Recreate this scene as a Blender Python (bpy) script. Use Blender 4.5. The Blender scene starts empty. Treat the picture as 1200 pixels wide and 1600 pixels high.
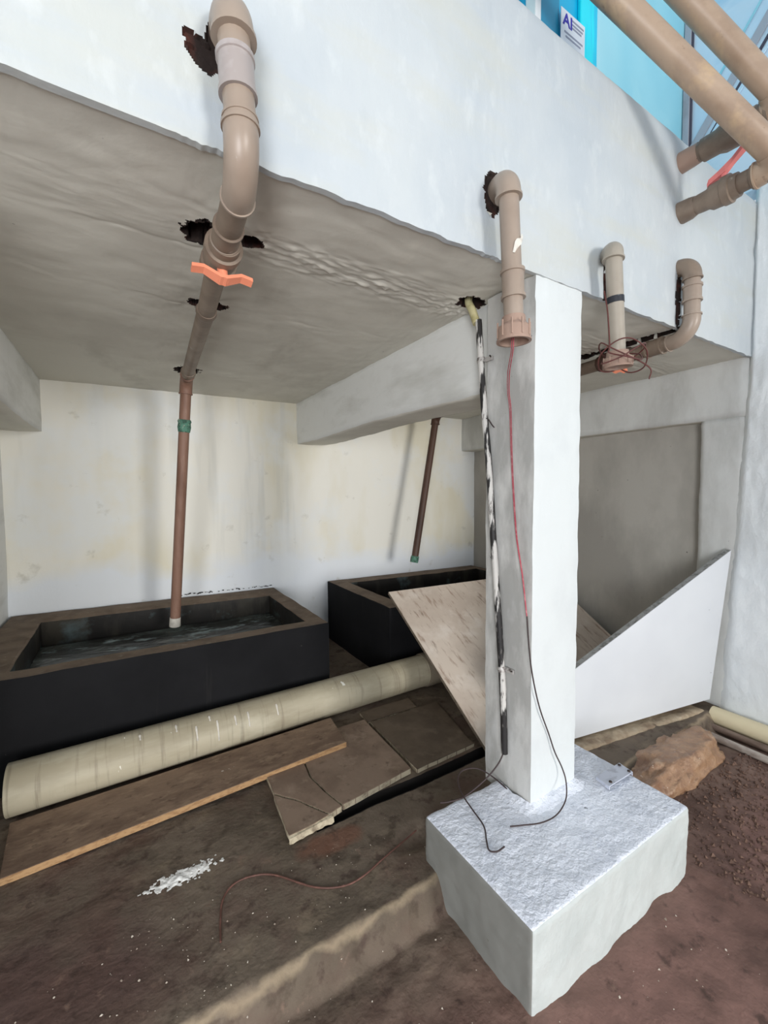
import bpy, bmesh, math, random
from mathutils import Vector, Matrix, noise
random.seed(7)
S = bpy.context.scene
C = S.collection
PI = math.pi

# ---------------------------------------------------------------- camera
cam = bpy.data.cameras.new('camera')
cam.sensor_fit = 'VERTICAL'
cam.sensor_height = 36.0
cam.lens = 36.0 * 666.3 / 1600.0
cam.clip_start = 0.02
co = bpy.data.objects.new('camera', cam)
C.objects.link(co)
yaw, pit, rol = [math.radians(a) for a in (31.215, 2.7456, -0.3403)]
Fw = Vector((math.sin(yaw) * math.cos(pit), math.cos(yaw) * math.cos(pit), -math.sin(pit)))
R0 = Vector((math.cos(yaw), -math.sin(yaw), 0))
U0 = R0.cross(Fw)
Rr = math.cos(rol) * R0 + math.sin(rol) * U0
Uu = -math.sin(rol) * R0 + math.cos(rol) * U0
M = Matrix((Rr, Uu, -Fw)).transposed().to_4x4()
M.translation = Vector((0, 0, 1.5))
co.matrix_world = M
S.camera = co

# ---------------------------------------------------------------- light
W = bpy.data.worlds.new('sky')
S.world = W
W.use_nodes = True
bg = W.node_tree.nodes['Background']
bg.inputs[0].default_value = (0.80, 0.90, 1.0, 1)
bg.inputs[1].default_value = 0.66


def area(name, loc, target, sx, sy, power, color):
    l = bpy.data.lights.new(name, 'AREA')
    l.shape = 'RECTANGLE'
    l.size, l.size_y, l.energy, l.color = sx, sy, power, color
    o = bpy.data.objects.new(name, l)
    C.objects.link(o)
    o.location = loc
    o.rotation_euler = (Vector(target) - Vector(loc)).to_track_quat('-Z', 'Y').to_euler()
    return o


# daylight through the big doorway behind the camera
area('doorway_daylight', (2.9, -9.0, 1.75), (1.2, 3.0, 1.5), 2.2, 2.6, 600, (1.0, 0.97, 0.92))
# added soft fill lamp at the left, lifts the left-facing sides
area('left_fill', (-1.75, -1.7, 1.3), (1.3, 2.2, 1.75), 1.9, 1.7, 185, (0.97, 0.98, 1.0))

S.view_settings.view_transform = 'Standard'
S.view_settings.look = 'None'
S.view_settings.gamma = 1
S.view_settings.use_curve_mapping = False
S.view_settings.exposure = 0.0

# ---------------------------------------------------------------- materials
_m = {}


def srgb(c):
    return tuple((x / 255 / 12.92) if x / 255 <= 0.04045 else ((x / 255 + 0.055) / 1.055) ** 2.4 for x in c) + (1,)


def mat(name, base, layers=(), rough=0.8, bump=(), spec=0.3, metal=0.0, coat=0.0):
    """base: sRGB albedo. layers: (sRGB, scale xyz or number, lo, hi, detail[, amount]) ; bump: (scale, strength, distance, detail[, kind])"""
    if name in _m:
        return _m[name]
    m = bpy.data.materials.new(name)
    m.use_nodes = True
    nt = m.node_tree
    N, L = nt.nodes, nt.links
    b = N['Principled BSDF']
    b.inputs['Roughness'].default_value = rough
    b.inputs['Metallic'].default_value = metal
    b.inputs['Specular IOR Level'].default_value = spec
    b.inputs['Coat Weight'].default_value = coat
    tc = N.new('ShaderNodeTexCoord')

    def mapped(sc, off):
        mp = N.new('ShaderNodeMapping')
        if not isinstance(sc, tuple):
            sc = (sc, sc, sc)
        mp.inputs['Scale'].default_value = sc
        mp.inputs['Location'].default_value = (off, off * 1.7, off * 0.6)
        L.new(tc.outputs['Object'], mp.inputs[0])
        return mp.outputs[0]

    rgb = N.new('ShaderNodeRGB')
    rgb.outputs[0].default_value = srgb(base)
    col = rgb.outputs[0]
    for i, ly in enumerate(layers):
        c, sc, lo, hi, det = ly[:5]
        amt = ly[5] if len(ly) > 5 else 1.0
        kind = ly[6] if len(ly) > 6 else 'noise'
        if kind == 'noise':
            t = N.new('ShaderNodeTexNoise')
            t.inputs['Scale'].default_value = 1
            t.inputs['Detail'].default_value = det
            t.inputs['Roughness'].default_value = 0.6
            out = t.outputs[0]
        elif kind in ('band', 'round'):
            # a band between two depths (y), or a round patch, with a noisy outline: lo/hi/... in ly[7]
            t = N.new('ShaderNodeTexNoise')
            t.inputs['Scale'].default_value = 1
            t.inputs['Detail'].default_value = det
            sx = N.new('ShaderNodeSeparateXYZ')
            L.new(tc.outputs['Object'], sx.inputs[0])
            def mth(op, a, b_=None):
                q = N.new('ShaderNodeMath')
                q.operation = op
                for k_, val in enumerate((a, b_)):
                    if val is None:
                        continue
                    if isinstance(val, (int, float)):
                        q.inputs[k_].default_value = val
                    else:
                        L.new(val, q.inputs[k_])
                return q.outputs[0]
            wob = mth('MULTIPLY', mth('SUBTRACT', t.outputs[0], .5), ly[7][-1])
            if kind == 'band':
                c0, wd_ = ly[7][0], ly[7][1]
                ydist = mth('ABSOLUTE', mth('SUBTRACT', mth('ADD', sx.outputs[2 if len(ly[7]) > 3 else 1], wob), c0))
                out = mth('SUBTRACT', 1.0, mth('DIVIDE', ydist, wd_))
            else:
                x_, y_, rx_, ry_ = ly[7][:4]
                ax2 = mth('POWER', mth('DIVIDE', mth('SUBTRACT', sx.outputs[0], x_), rx_), 2.0)
                ay2 = mth('POWER', mth('DIVIDE', mth('SUBTRACT', sx.outputs[1], y_), ry_), 2.0)
                out = mth('SUBTRACT', 1.0, mth('ADD', mth('SQRT', mth('ADD', ax2, ay2)), wob))
        else:
            t = N.new('ShaderNodeTexVoronoi')
            t.inputs['Scale'].default_value = 1
            out = t.outputs['Distance']
        L.new(mapped(sc, 3.1 * i + 1.3), t.inputs['Vector'])
        mr = N.new('ShaderNodeMapRange')
        mr.inputs[1].default_value, mr.inputs[2].default_value = lo, hi
        mr.inputs[3].default_value, mr.inputs[4].default_value = 0, amt
        L.new(out, mr.inputs[0])
        mx = N.new('ShaderNodeMix')
        mx.data_type = 'RGBA'
        L.new(mr.outputs[0], mx.inputs[0])
        L.new(col, mx.inputs[6])
        mx.inputs[7].default_value = srgb(c)
        col = mx.outputs[2]
    L.new(col, b.inputs['Base Color'])
    prev = None
    for i, bp in enumerate(bump):
        sc, st, di, det = bp[:4]
        t = N.new('ShaderNodeTexNoise')
        t.inputs['Scale'].default_value = 1
        t.inputs['Detail'].default_value = det
        t.inputs['Distortion'].default_value = bp[4] if len(bp) > 4 else 0
        L.new(mapped(sc, 7.7 * i + 2), t.inputs['Vector'])
        bn = N.new('ShaderNodeBump')
        bn.inputs['Strength'].default_value = st
        bn.inputs['Distance'].default_value = di
        L.new(t.outputs[0], bn.inputs['Height'])
        if prev:
            L.new(prev, bn.inputs['Normal'])
        prev = bn.outputs[0]
    if prev:
        L.new(prev, b.inputs['Normal'])
    _m[name] = m
    return m


fascia = mat('white_painted_render', (190, 195, 197),
             [((174, 182, 189), (2.2, 2.2, 1.0), .42, .62, 5, .6), ((190, 191, 182), (1.3, 1.3, 5.0), .5, .66, 6, .6),
              ((176, 184, 188), (9, 9, 5), .60, .72, 6, .45), ((206, 210, 210), (14, 14, 7), .55, .7, 4, .35)],
             .75, [((22, 22, 7), .35, .006, 5), (90, .25, .002, 3), (3, .4, .02, 3)])
soffit_m = mat('grey_painted_soffit', (216, 213, 202),
               [((200, 196, 185), 1.6, .45, .62, 5, .8), ((220, 216, 204), (6, 3, 4), .58, .72, 6, .5),
                ((158, 152, 141), (3, 1.2, 3), .60, .78, 5, .5), ((120, 114, 104), 40, .74, .8, 3, .7)],
               .7, [((3.5, 4.5, 5), .28, .012, 6, .8), (45, .15, .003, 4)], spec=.4)
back_m = mat('cream_white_back_wall', (236, 234, 225),
             [((226, 220, 199), (1.3, 1.3, .45), .46, .60, 4, .9), ((190, 192, 188), (3.0, 3, .25), .55, .68, 4, .6),
              ((226, 232, 240), 2.2, .0, .16, 5, .85, 'band', (0, .97, 0, .5)), ((230, 234, 236), 1.1, .5, .62, 5, .7), ((176, 172, 158), 7, .64, .76, 6, .5)],
             .8, [((5, 5, 3), .3, .01, 5), (60, .2, .002, 3)])
beam_m = mat('pale_grey_beam_paint', (226, 227, 224),
             [((196, 196, 190), (2, 1.3, 5), .5, .68, 5, .7), ((216, 216, 212), 9, .55, .7, 5, .5), ((90, 88, 82), 38, .755, .79, 3, .8)],
             .75, [((6, 3, 9), .4, .008, 6), (80, .2, .002, 3)])
niche_m = mat('raw_grey_cement_panel', (188, 184, 176),
              [((158, 154, 147), (2, 2, 1), .42, .62, 6, .8), ((172, 168, 160), 3.3, .54, .7, 5, .6), ((70, 68, 64), 16, .72, .78, 3, .8)],
              .85, [(9, .4, .006, 6), (70, .25, .002, 3)])
side_m = mat('white_stucco_right_wall', (232, 236, 237),
             [((212, 218, 222), (2, 2, 1), .45, .64, 5, .7), ((228, 231, 232), 7, .5, .7, 5, .6), ((160, 164, 164), (12, 12, 5), .64, .75, 5, .55)],
             .8, [((12, 12, 5), .6, .014, 6, .4), (60, .5, .004, 4)])
pillar_m = mat('grey_white_pillar_plaster', (218, 219, 216),
               [((190, 190, 186), (4, 4, 1.5), .46, .64, 5, .7), ((212, 212, 210), 9, .54, .7, 5, .6), ((92, 90, 84), 22, .73, .79, 3, .8)],
               .8, [((12, 12, 5), .5, .01, 6), (70, .25, .002, 3)])
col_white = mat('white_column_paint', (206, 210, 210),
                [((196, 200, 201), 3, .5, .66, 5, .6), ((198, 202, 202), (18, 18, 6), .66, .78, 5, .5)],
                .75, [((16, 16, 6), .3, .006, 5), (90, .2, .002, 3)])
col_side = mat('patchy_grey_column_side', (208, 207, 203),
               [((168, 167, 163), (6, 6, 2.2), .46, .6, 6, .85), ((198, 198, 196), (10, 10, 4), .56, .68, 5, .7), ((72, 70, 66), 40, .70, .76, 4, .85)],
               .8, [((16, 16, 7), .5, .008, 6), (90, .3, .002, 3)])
ped_top = mat('rough_sky_tinted_pedestal_top', (228, 231, 240),  # paler and bluer than the sides: sky light in the colour
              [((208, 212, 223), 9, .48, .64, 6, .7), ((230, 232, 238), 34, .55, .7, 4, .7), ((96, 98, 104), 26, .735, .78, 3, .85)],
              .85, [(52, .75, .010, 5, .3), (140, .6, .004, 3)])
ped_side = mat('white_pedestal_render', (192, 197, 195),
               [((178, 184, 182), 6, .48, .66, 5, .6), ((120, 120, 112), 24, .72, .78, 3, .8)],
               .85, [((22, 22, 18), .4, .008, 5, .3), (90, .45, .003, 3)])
ped_left = mat('shaded_pedestal_side', (136, 136, 131),  # darker copy of the block's render, its shade put into the colour
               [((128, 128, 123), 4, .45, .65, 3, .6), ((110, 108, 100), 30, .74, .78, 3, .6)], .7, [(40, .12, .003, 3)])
floor_m = mat('dirty_concrete_floor', (112, 99, 86),
              [((92, 81, 69), 2.2, .42, .6, 7, .9), ((130, 115, 97), (5, 7, 5), .56, .7, 6, .7), ((72, 61, 51), (12, 16, 12), .54, .66, 7, .8),
               ((84, 64, 60), 5, 0.0, .5, 6, .85, 'round', (-.45, 1.42, .62, .34, 1.0)),
               ((112, 76, 60), 9, 0.0, .4, 6, .7, 'round', (.66, 1.52, .16, .07, 1.2)),
               ((128, 97, 88), 6, 0.0, .12, 6, 1.0, 'band', (-2.85, 4.0, .10)),
               ((92, 70, 62), 2.6, .48, .62, 7, .65), ((70, 54, 48), 15, .58, .68, 7, .7), ((132, 108, 94), (22, 16, 22), .63, .74, 5, .6),
               ((158, 141, 117), 12, .0, .9, 6, .65, 'band', (1.176, .014, .05)),
               ((196, 186, 172), 15, .755, .785, 3, .8)],
              .8, [(14, .6, .012, 7), (70, .6, .004, 5)], spec=.3)
dark_hole = mat('shade_dark_cavity', (40, 31, 28), [((74, 40, 32), 14, .5, .65, 5, .8)], .95, [(30, .8, .01, 5)])  # shade of the shallow holes put into the colour, with brick red patches
black_m = mat('black_tar_tank', (27, 27, 29), [((18, 18, 20), 2, .4, .6, 4, .7), ((54, 52, 50), (26, 26, 1.6), .63, .8, 5, .45), ((150, 146, 140), 24, .745, .79, 4, .8)],
              .8, [((8, 8, 3), .3, .006, 4), (60, .15, .002, 3)], spec=.15)
inner_m = mat('stained_black_tank_lining', (32, 30, 28), [((66, 62, 54), (5, 5, 1.5), .48, .66, 6, .8), ((98, 116, 120), (3, 3, 4), .56, .70, 7, .75)],
              .5, [(14, .4, .006, 5)])
rim_m = mat('dusty_brown_tank_rim', (118, 103, 89), [((92, 79, 67), 6, .45, .62, 6, .8), ((142, 132, 120), (16, 16, 10), .6, .72, 5, .6), ((226, 224, 216), 22, .76, .79, 3, .9)],
            .85, [(22, .4, .005, 5)])
water_m = mat('stagnant_dark_water', (34, 36, 34), [((84, 92, 90), (3.2, 5, 3), .44, .60, 7, .85), ((150, 168, 172), (6, 11, 6), .56, .70, 7, .8)],
              .22, [((5, 11, 5), .35, .02, 6, 1.5)], spec=.5)
pvc_m = mat('beige_brown_pvc', (156, 140, 126), [((142, 125, 111), 5, .45, .62, 4, .6), ((205, 197, 188), (22, 22, 12), .70, .78, 4, .7)],
            .38, [(60, .05, .002, 3)], spec=.5)
pvc_dirty = mat('dusty_brown_pvc', (134, 118, 103), [((110, 94, 81), 6, .42, .6, 5, .8), ((188, 180, 168), (18, 18, 9), .66, .75, 5, .7)],
                .5, [(50, .12, .003, 4)], spec=.45)
pvc_lilac = mat('lilac_grey_coupling', (158, 148, 144), [((188, 180, 180), 8, .5, .65, 4, .6)], .35, [(60, .04, .002, 3)], spec=.5)
pvc_grey = mat('grey_taupe_pvc', (158, 149, 136), [((144, 134, 121), 5, .45, .62, 4, .6), ((205, 200, 192), (22, 22, 12), .70, .78, 4, .7)], .42, [(60, .05, .002, 3)], spec=.45)
pvc_pink = mat('pinkish_brown_union', (158, 132, 117), [((142, 116, 102), 8, .5, .64, 4, .6)], .5, [(60, .08, .002, 3)], spec=.4)
pvc_big = mat('tan_brown_large_pipe', (176, 152, 130), [((150, 126, 106), (1.6, 6, 6), .45, .62, 5, .7), ((204, 174, 136), (2.4, 9, 9), .56, .7, 4, .6), ((122, 98, 80), (7, 30, 30), .67, .74, 4, .7)],
              .42, [(40, .06, .002, 3)], spec=.5)
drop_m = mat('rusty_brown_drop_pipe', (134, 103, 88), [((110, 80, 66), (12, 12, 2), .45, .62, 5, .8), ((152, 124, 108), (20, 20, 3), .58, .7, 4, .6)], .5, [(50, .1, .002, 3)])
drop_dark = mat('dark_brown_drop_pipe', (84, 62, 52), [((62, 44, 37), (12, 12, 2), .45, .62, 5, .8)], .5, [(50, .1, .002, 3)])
green_m = mat('green_corroded_joint', (84, 128, 110), [((46, 70, 60), 40, .45, .6, 5, .8), ((196, 200, 184), 55, .6, .7, 4, .8)], .7, [(90, .4, .003, 4)])
orange_m = mat('salmon_orange_plastic', (240, 148, 116), [((228, 136, 106), 12, .5, .64, 3, .5)], .45, spec=.4)
red_m = mat('faded_red_plastic', (222, 128, 124), [((204, 110, 108), 12, .5, .64, 3, .5)], .5)
chalk_m = mat('off_white_cement_smear', (214, 208, 198), [((182, 176, 166), 30, .5, .64, 4, .7)], .9, [(60, .6, .004, 4)])
sewer_m = mat('grimy_cream_sewer_pipe', (178, 169, 147), [((152, 142, 120), (2, 9, 9), .45, .64, 5, .7), ((112, 102, 86), (44, 2.6, 2.6), .56, .70, 5, .5), ((196, 189, 168), (3, 6, 6), .56, .7, 4, .6), ((238, 236, 226), (34, 20, 14), .735, .76, 2, .9)],
              .55, [(30, .1, .003, 4)], spec=.35)
socket_m = mat('dirty_pipe_socket', (120, 110, 94), [((90, 80, 68), 8, .45, .62, 5, .8)], .6, [(40, .2, .004, 4)])
plank_m = mat('muddy_particle_board', (134, 112, 94), [((106, 86, 72), (5, 9, 5), .42, .6, 7, .85), ((156, 134, 112), (12, 24, 12), .55, .68, 6, .7), ((84, 66, 54), (22, 34, 22), .6, .7, 5, .7), ((216, 210, 198), 21, .75, .78, 2, .85)],
              .8, [((22, 40, 22), .5, .005, 6)])
plankedge_m = mat('sawn_particle_board_edge', (170, 136, 98), [((140, 106, 74), (30, 12, 70), .45, .6, 5, .8)], .85, [((30, 30, 90), .5, .003, 4)])
slab_m = mat('dusty_concrete_tile', (140, 120, 104), [((116, 97, 83), (5, 5, 5), .44, .6, 7, .8), ((160, 142, 124), 12, .56, .7, 6, .6), ((94, 78, 66), 22, .6, .7, 6, .7)],
             .8, [(20, .35, .005, 6)])
slab_dark = mat('damp_brown_concrete_tile', (104, 90, 76), [((82, 70, 59), 4, .44, .6, 7, .8), ((122, 106, 90), 10, .56, .7, 6, .6)], .8, [(20, .35, .005, 6)])
slabedge_m = mat('broken_pale_concrete_edge', (186, 174, 150), [((130, 116, 98), 18, .5, .64, 6, .9)], .9, [(40, .9, .01, 6)])
ply_m = mat('stained_pale_plywood', (208, 194, 180), [((190, 174, 160), (3, 3, 3), .45, .62, 5, .7), ((148, 122, 104), (30, 6, 8), .55, .68, 8, .75), ((116, 90, 74), (16, 4, 5), .61, .70, 8, .75), ((222, 212, 202), 6, .56, .7, 4, .6)],
            .7, [((30, 8, 8), .2, .003, 5)])
plyedge_m = mat('grey_brown_plywood_edge', (124, 112, 98), [((96, 84, 72), 30, .45, .62, 4, .8)], .8)
white_board = mat('smooth_white_board', (214, 217, 221), [((206, 209, 214), 1.5, .45, .62, 3, .6), ((150, 150, 148), 30, .77, .8, 2, .8)], .42, spec=.4)
boardedge_m = mat('grey_stained_board_edge', (160, 160, 158), [((112, 112, 108), 26, .48, .62, 5, .85), ((190, 190, 188), 44, .58, .7, 4, .6)], .8, [(60, .4, .003, 4)])
rock_m = mat('orange_brown_wet_rubble', (162, 128, 100), [((128, 94, 72), 8, .42, .6, 6, .8), ((190, 160, 132), 14, .56, .7, 6, .7), ((104, 76, 60), 22, .6, .7, 6, .8), ((232, 222, 208), 44, .73, .77, 2, .9)],
             .38, [(24, .9, .014, 7), (90, .6, .004, 4)], spec=.5)
curb_m = mat('weathered_tan_curb', (174, 156, 132), [((132, 112, 92), 9, .45, .62, 6, .85), ((196, 182, 160), 20, .57, .7, 5, .6), ((80, 66, 54), 20, .66, .73, 6, .8)], .85, [(26, .8, .01, 6)])
cyan_wall = mat('light_cyan_painted_wall', (186, 234, 242), [((136, 206, 224), (.7, .7, .35), .44, .6, 3, .8), ((178, 228, 236), 2, .56, .7, 4, .5)], .8, [(20, .2, .004, 4)])
pale_blue = mat('pale_blue_wall', (206, 230, 246), [((222, 236, 246), 2, .44, .62, 5, .7), ((160, 204, 230), (1.5, 1.5, 4), .54, .68, 4, .6), ((80, 90, 108), (26, 40, 30), .745, .77, 2, .7)], .8, [(20, .3, .004, 5)])
batten_m = mat('lilac_grey_batten', (178, 180, 188), [((150, 146, 150), (10, 10, 3), .5, .64, 4, .6)], .75, [(30, .2, .003, 3)])
dark_line = mat('dark_joint_line', (84, 80, 92), (), .8)  # thin dark lines among the strips on the upper wall
cyan_a = mat('deep_teal_plastic', (34, 140, 178), (), .4, spec=.5)
cyan_b = mat('turquoise_plastic', (0, 176, 222), [((0, 160, 212), (8, 8, 1), .5, .6, 3, .6)], .35, spec=.5)
cyan_c = mat('bright_cyan_plastic', (0, 232, 250), [((0, 196, 240), (14, 14, 1.2), .48, .6, 3, .8)], .3, spec=.5)
white_pl = mat('white_plastic_frame', (232, 234, 236), (), .5)
paper_m = mat('white_paper_label', (226, 230, 238), (), .6)
ink_blue = mat('blue_purple_ink', (62, 54, 170), (), .6)
ink_grey = mat('grey_ink', (150, 154, 172), (), .6)
conduit_m = mat('black_conduit_with_paint', (44, 42, 42), [((206, 203, 198), (34, 34, 5), .49, .54, 5, .95), ((110, 106, 102), (50, 50, 16), .6, .64, 4, .8)], .5, [(60, .3, .003, 4)])
yellow_m = mat('yellowed_cream_hose', (196, 188, 146), [((160, 150, 104), 16, .5, .64, 4, .8)], .6, [(90, .3, .003, 2)])
clip_m = mat('painted_metal_clip', (190, 186, 182), [((96, 84, 80), 60, .52, .6, 4, .8)], .5, metal=.3)
red_wire = mat('dull_red_wire_insulation', (168, 72, 84), [((196, 130, 134), 70, .5, .66, 3, .7)], .5)
dark_wire = mat('dark_brown_wire_insulation', (62, 50, 50), (), .45)
rust_wire = mat('rust_red_wire_insulation', (92, 52, 48), [((84, 46, 42), 40, .5, .62, 3, .7)], .45)
floor_wire = mat('brown_wire_insulation', (92, 64, 56), [((120, 84, 74), 30, .5, .62, 3, .7)], .45)
tape_m = mat('black_electrical_tape', (44, 46, 52), [((120, 124, 130), 60, .66, .72, 2, .7)], .45)
cream_pipe = mat('cream_pvc_pipe', (218, 204, 170), [((198, 182, 146), (6, 3, 6), .5, .64, 4, .7)], .45, spec=.4)
greypipe = mat('grey_metal_conduit', (176, 166, 156), [((126, 112, 102), (20, 6, 20), .48, .62, 5, .8)], .5)
mudpipe = mat('mud_covered_conduit', (124, 106, 94), [((92, 74, 64), (16, 6, 16), .45, .62, 5, .8)], .7, [(40, .3, .004, 4)])
plate_m = mat('pale_galvanised_plate', (204, 208, 220), [((170, 172, 182), 30, .52, .64, 4, .7)], .5, metal=.2)
screw_m = mat('rusty_dark_screw', (70, 60, 58), (), .5, metal=.5)
peb_m = mat('pale_crumbs', (196, 186, 172), [((130, 112, 98), 20, .48, .6, 3, .8)], .9)
slate_m = mat('brown_crumbs', (110, 86, 74), [((80, 62, 54), 20, .48, .6, 3, .8)], .9)


# ---------------------------------------------------------------- mesh helpers
def link(name, me, mats, parent=None, smooth=False):
    o = bpy.data.objects.new(name, me)
    for m in (mats if isinstance(mats, (list, tuple)) else [mats]):
        me.materials.append(m)
    if smooth:
        for p in me.polygons:
            p.use_smooth = True
    C.objects.link(o)
    if parent:
        o.parent = parent
        o.matrix_parent_inverse = parent_inv(parent)
    return o


def parent_inv(p):
    # every thing keeps its base point; parts are authored in world space
    w = Matrix.Identity(4)
    chain = []
    while p:
        chain.append(p)
        p = p.parent
    if chain[-1].type == 'EMPTY':
        w = Matrix.Translation(chain[-1].location)
    return w.inverted() if len(chain) == 1 else Matrix.Identity(4)


def pyd(name, v, f, mats, parent=None, smooth=False, mi=None):
    me = bpy.data.meshes.new(name)
    me.from_pydata([tuple(p) for p in v], [], f)
    if mi:
        for p, i in zip(me.polygons, mi):
            p.material_index = i
    me.update()
    return link(name, me, mats, parent, smooth)


def thing(name, label, cat, loc=(0, 0, 0), group=None):
    o = bpy.data.objects.new(name, None)
    o.empty_display_size = .05
    C.objects.link(o)
    o.location = loc
    o['label'] = label
    o['category'] = cat
    if group:
        o['group'] = group
    return o


def tag(o, label, cat, group=None):
    o['label'] = label
    o['category'] = cat
    if group:
        o['group'] = group
    return o


def struct(o):
    o['kind'] = 'structure'
    return o


def from_bm(name, bm, mats, parent=None, smooth=False):
    bmesh.ops.recalc_face_normals(bm, faces=bm.faces)
    me = bpy.data.meshes.new(name)
    bm.to_mesh(me)
    bm.free()
    return link(name, me, mats, parent, smooth)


def ramp(a, b, n):
    return [a + (b - a) * i / n for i in range(n + 1)]


def fbm(p, s, o=4):
    return noise.fractal(Vector(p) * s, 1.0, 2.0, o)


def cbox(name, x0, x1, y0, y1, z0, z1, mats, parent=None, bev=.004, seg=2):
    bm = bmesh.new()
    bmesh.ops.create_cube(bm, size=1)
    for v in bm.verts:
        v.co = Vector(((x0 + x1) / 2 + v.co.x * (x1 - x0), (y0 + y1) / 2 + v.co.y * (y1 - y0), (z0 + z1) / 2 + v.co.z * (z1 - z0)))
    if bev:
        bmesh.ops.bevel(bm, geom=bm.edges[:], offset=bev, segments=seg, affect='EDGES', profile=.6)
    return from_bm(name, bm, mats, parent)


def rough_box(name, c, n, amp, scale, mats, pick, parent=None, r=.01, jit=None, open_bottom=False):
    """box c=(x0,x1,y0,y1,z0,z1) with n=(nx,ny,nz) cells, surface shifted by noise, corners rounded by r; pick(normal, centre)->slot"""
    x0, x1, y0, y1, z0, z1 = c
    nx, ny, nz = n
    verts, faces, mi, idx = [], [], [], {}

    def V(i, j, k):
        key = (i, j, k)
        if key in idx:
            return idx[key]
        p = Vector((x0 + (x1 - x0) * i / nx, y0 + (y1 - y0) * j / ny, z0 + (z1 - z0) * k / nz))
        q = Vector((min(max(p.x, x0 + r), x1 - r), min(max(p.y, y0 + r), y1 - r), min(max(p.z, z0 + r), z1 - r)))
        d = p - q
        nrm = d.normalized() if d.length > 1e-9 else Vector((0, 0, 0))
        p = q + nrm * min(r, d.length)
        h = fbm(p, scale, 5) * amp
        p = p + nrm * h
        if jit:
            p = jit(p)
        idx[key] = len(verts)
        verts.append(p)
        return idx[key]
    for (a, b, cst, ax) in (('x', 'y', 0, 2), ('x', 'y', 1, 2), ('x', 'z', 0, 1), ('x', 'z', 1, 1), ('y', 'z', 0, 0), ('y', 'z', 1, 0)):
        if open_bottom and ax == 2 and cst == 0:
            continue
        na = nx if a == 'x' else ny
        nb = ny if b == 'y' else nz
        for i in range(na):
            for j in range(nb):
                q = []
                for (u, w) in ((i, j), (i + 1, j), (i + 1, j + 1), (i, j + 1)):
                    if ax == 2:
                        q.append(V(u, w, nz * cst))
                    elif ax == 1:
                        q.append(V(u, ny * cst, w))
                    else:
                        q.append(V(nx * cst, u, w))
                flip = (ax == 2 and cst == 0) or (ax == 1 and cst == 1) or (ax == 0 and cst == 0)
                faces.append(q[::-1] if flip else q)
                nrm = [0, 0, 0]
                nrm[ax] = 1 if cst else -1
                mi.append(pick(nrm, sum((verts[t] for t in q), Vector()) / 4))
    return pyd(name, verts, faces, mats, parent, True, mi)


def sharp(o, ang=40):
    o.data.set_sharp_from_angle(angle=math.radians(ang))
    return o


def frames(P):
    T = []
    for i in range(len(P)):
        a = P[max(i - 1, 0)]
        b = P[min(i + 1, len(P) - 1)]
        T.append((b - a).normalized())
    n = T[0].orthogonal().normalized()
    out = []
    for t in T:
        n = (n - t * n.dot(t))
        n = n.normalized() if n.length > 1e-6 else t.orthogonal().normalized()
        out.append((n, t.cross(n)))
    return out


def tube_geo(P, R, seg=20, caps=True, off=0, bumpy=0):
    P = [Vector(p) for p in P]
    if not isinstance(R, (list, tuple)):
        R = [R] * len(P)
    fr = frames(P)
    v, f = [], []
    for i, p in enumerate(P):
        a, b = fr[i]
        for k in range(seg):
            t = 2 * PI * k / seg
            rr = R[i] * (1 + (bumpy * noise.noise(p * 30 + Vector((math.cos(t), math.sin(t), 0)) * 2) if bumpy else 0))
            v.append(p + a * math.cos(t) * rr + b * math.sin(t) * rr)
    for i in range(len(P) - 1):
        for k in range(seg):
            k2 = (k + 1) % seg
            f.append([off + i * seg + k, off + i * seg + k2, off + (i + 1) * seg + k2, off + (i + 1) * seg + k])
    if caps:
        f.append([off + k for k in range(seg)][::-1])
        f.append([off + (len(P) - 1) * seg + k for k in range(seg)])
    return v, f


def tube(name, P, R, m, parent=None, seg=20, caps=True, bumpy=0, ang=45):
    v, f = tube_geo(P, R, seg, caps, 0, bumpy)
    return sharp(pyd(name, v, f, m, parent, True), ang)


def lathe(name, A, B, prof, m, parent=None, seg=28, caps=True):
    """prof: list of (t along A->B in 0..1, radius)"""
    A, B = Vector(A), Vector(B)
    d = (B - A)
    n = d.normalized().orthogonal().normalized()
    b = d.normalized().cross(n)
    v, f = [], []
    for t, r in prof:
        for k in range(seg):
            a = 2 * PI * k / seg
            v.append(A + d * t + n * math.cos(a) * r + b * math.sin(a) * r)
    for i in range(len(prof) - 1):
        for k in range(seg):
            k2 = (k + 1) % seg
            f.append([i * seg + k, i * seg + k2, (i + 1) * seg + k2, (i + 1) * seg + k])
    if caps:
        f.append([k for k in range(seg)][::-1])
        f.append([(len(prof) - 1) * seg + k for k in range(seg)])
    return sharp(pyd(name, v, f, m, parent, True), 35)


def catmull(P, n=8):
    P = [Vector(p) for p in P]
    Q = [P[0] * 2 - P[1]] + P + [P[-1] * 2 - P[-2]]
    out = []
    for i in range(1, len(Q) - 2):
        p0, p1, p2, p3 = Q[i - 1:i + 3]
        for k in range(n):
            t = k / n
            out.append(.5 * ((2 * p1) + (p2 - p0) * t + (2 * p0 - 5 * p1 + 4 * p2 - p3) * t * t + (3 * p1 - p0 - 3 * p2 + p3) * t ** 3))
    out.append(P[-1])
    return out


def wire(name, P, r, m, parent=None, n=8, seg=8):
    return tube(name, catmull(P, n), r, m, parent, seg, ang=80)


def arc(p0, corner, p1, n=12):
    """quarter bend from p0 to p1 around corner (bezier close to a circle)"""
    p0, c, p1 = Vector(p0), Vector(corner), Vector(p1)
    a = p0.lerp(c, .5523)
    b = p1.lerp(c, .5523)
    return [(1 - t) ** 3 * p0 + 3 * (1 - t) ** 2 * t * a + 3 * (1 - t) * t * t * b + t ** 3 * p1 for t in [i / n for i in range(n + 1)]]


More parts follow.
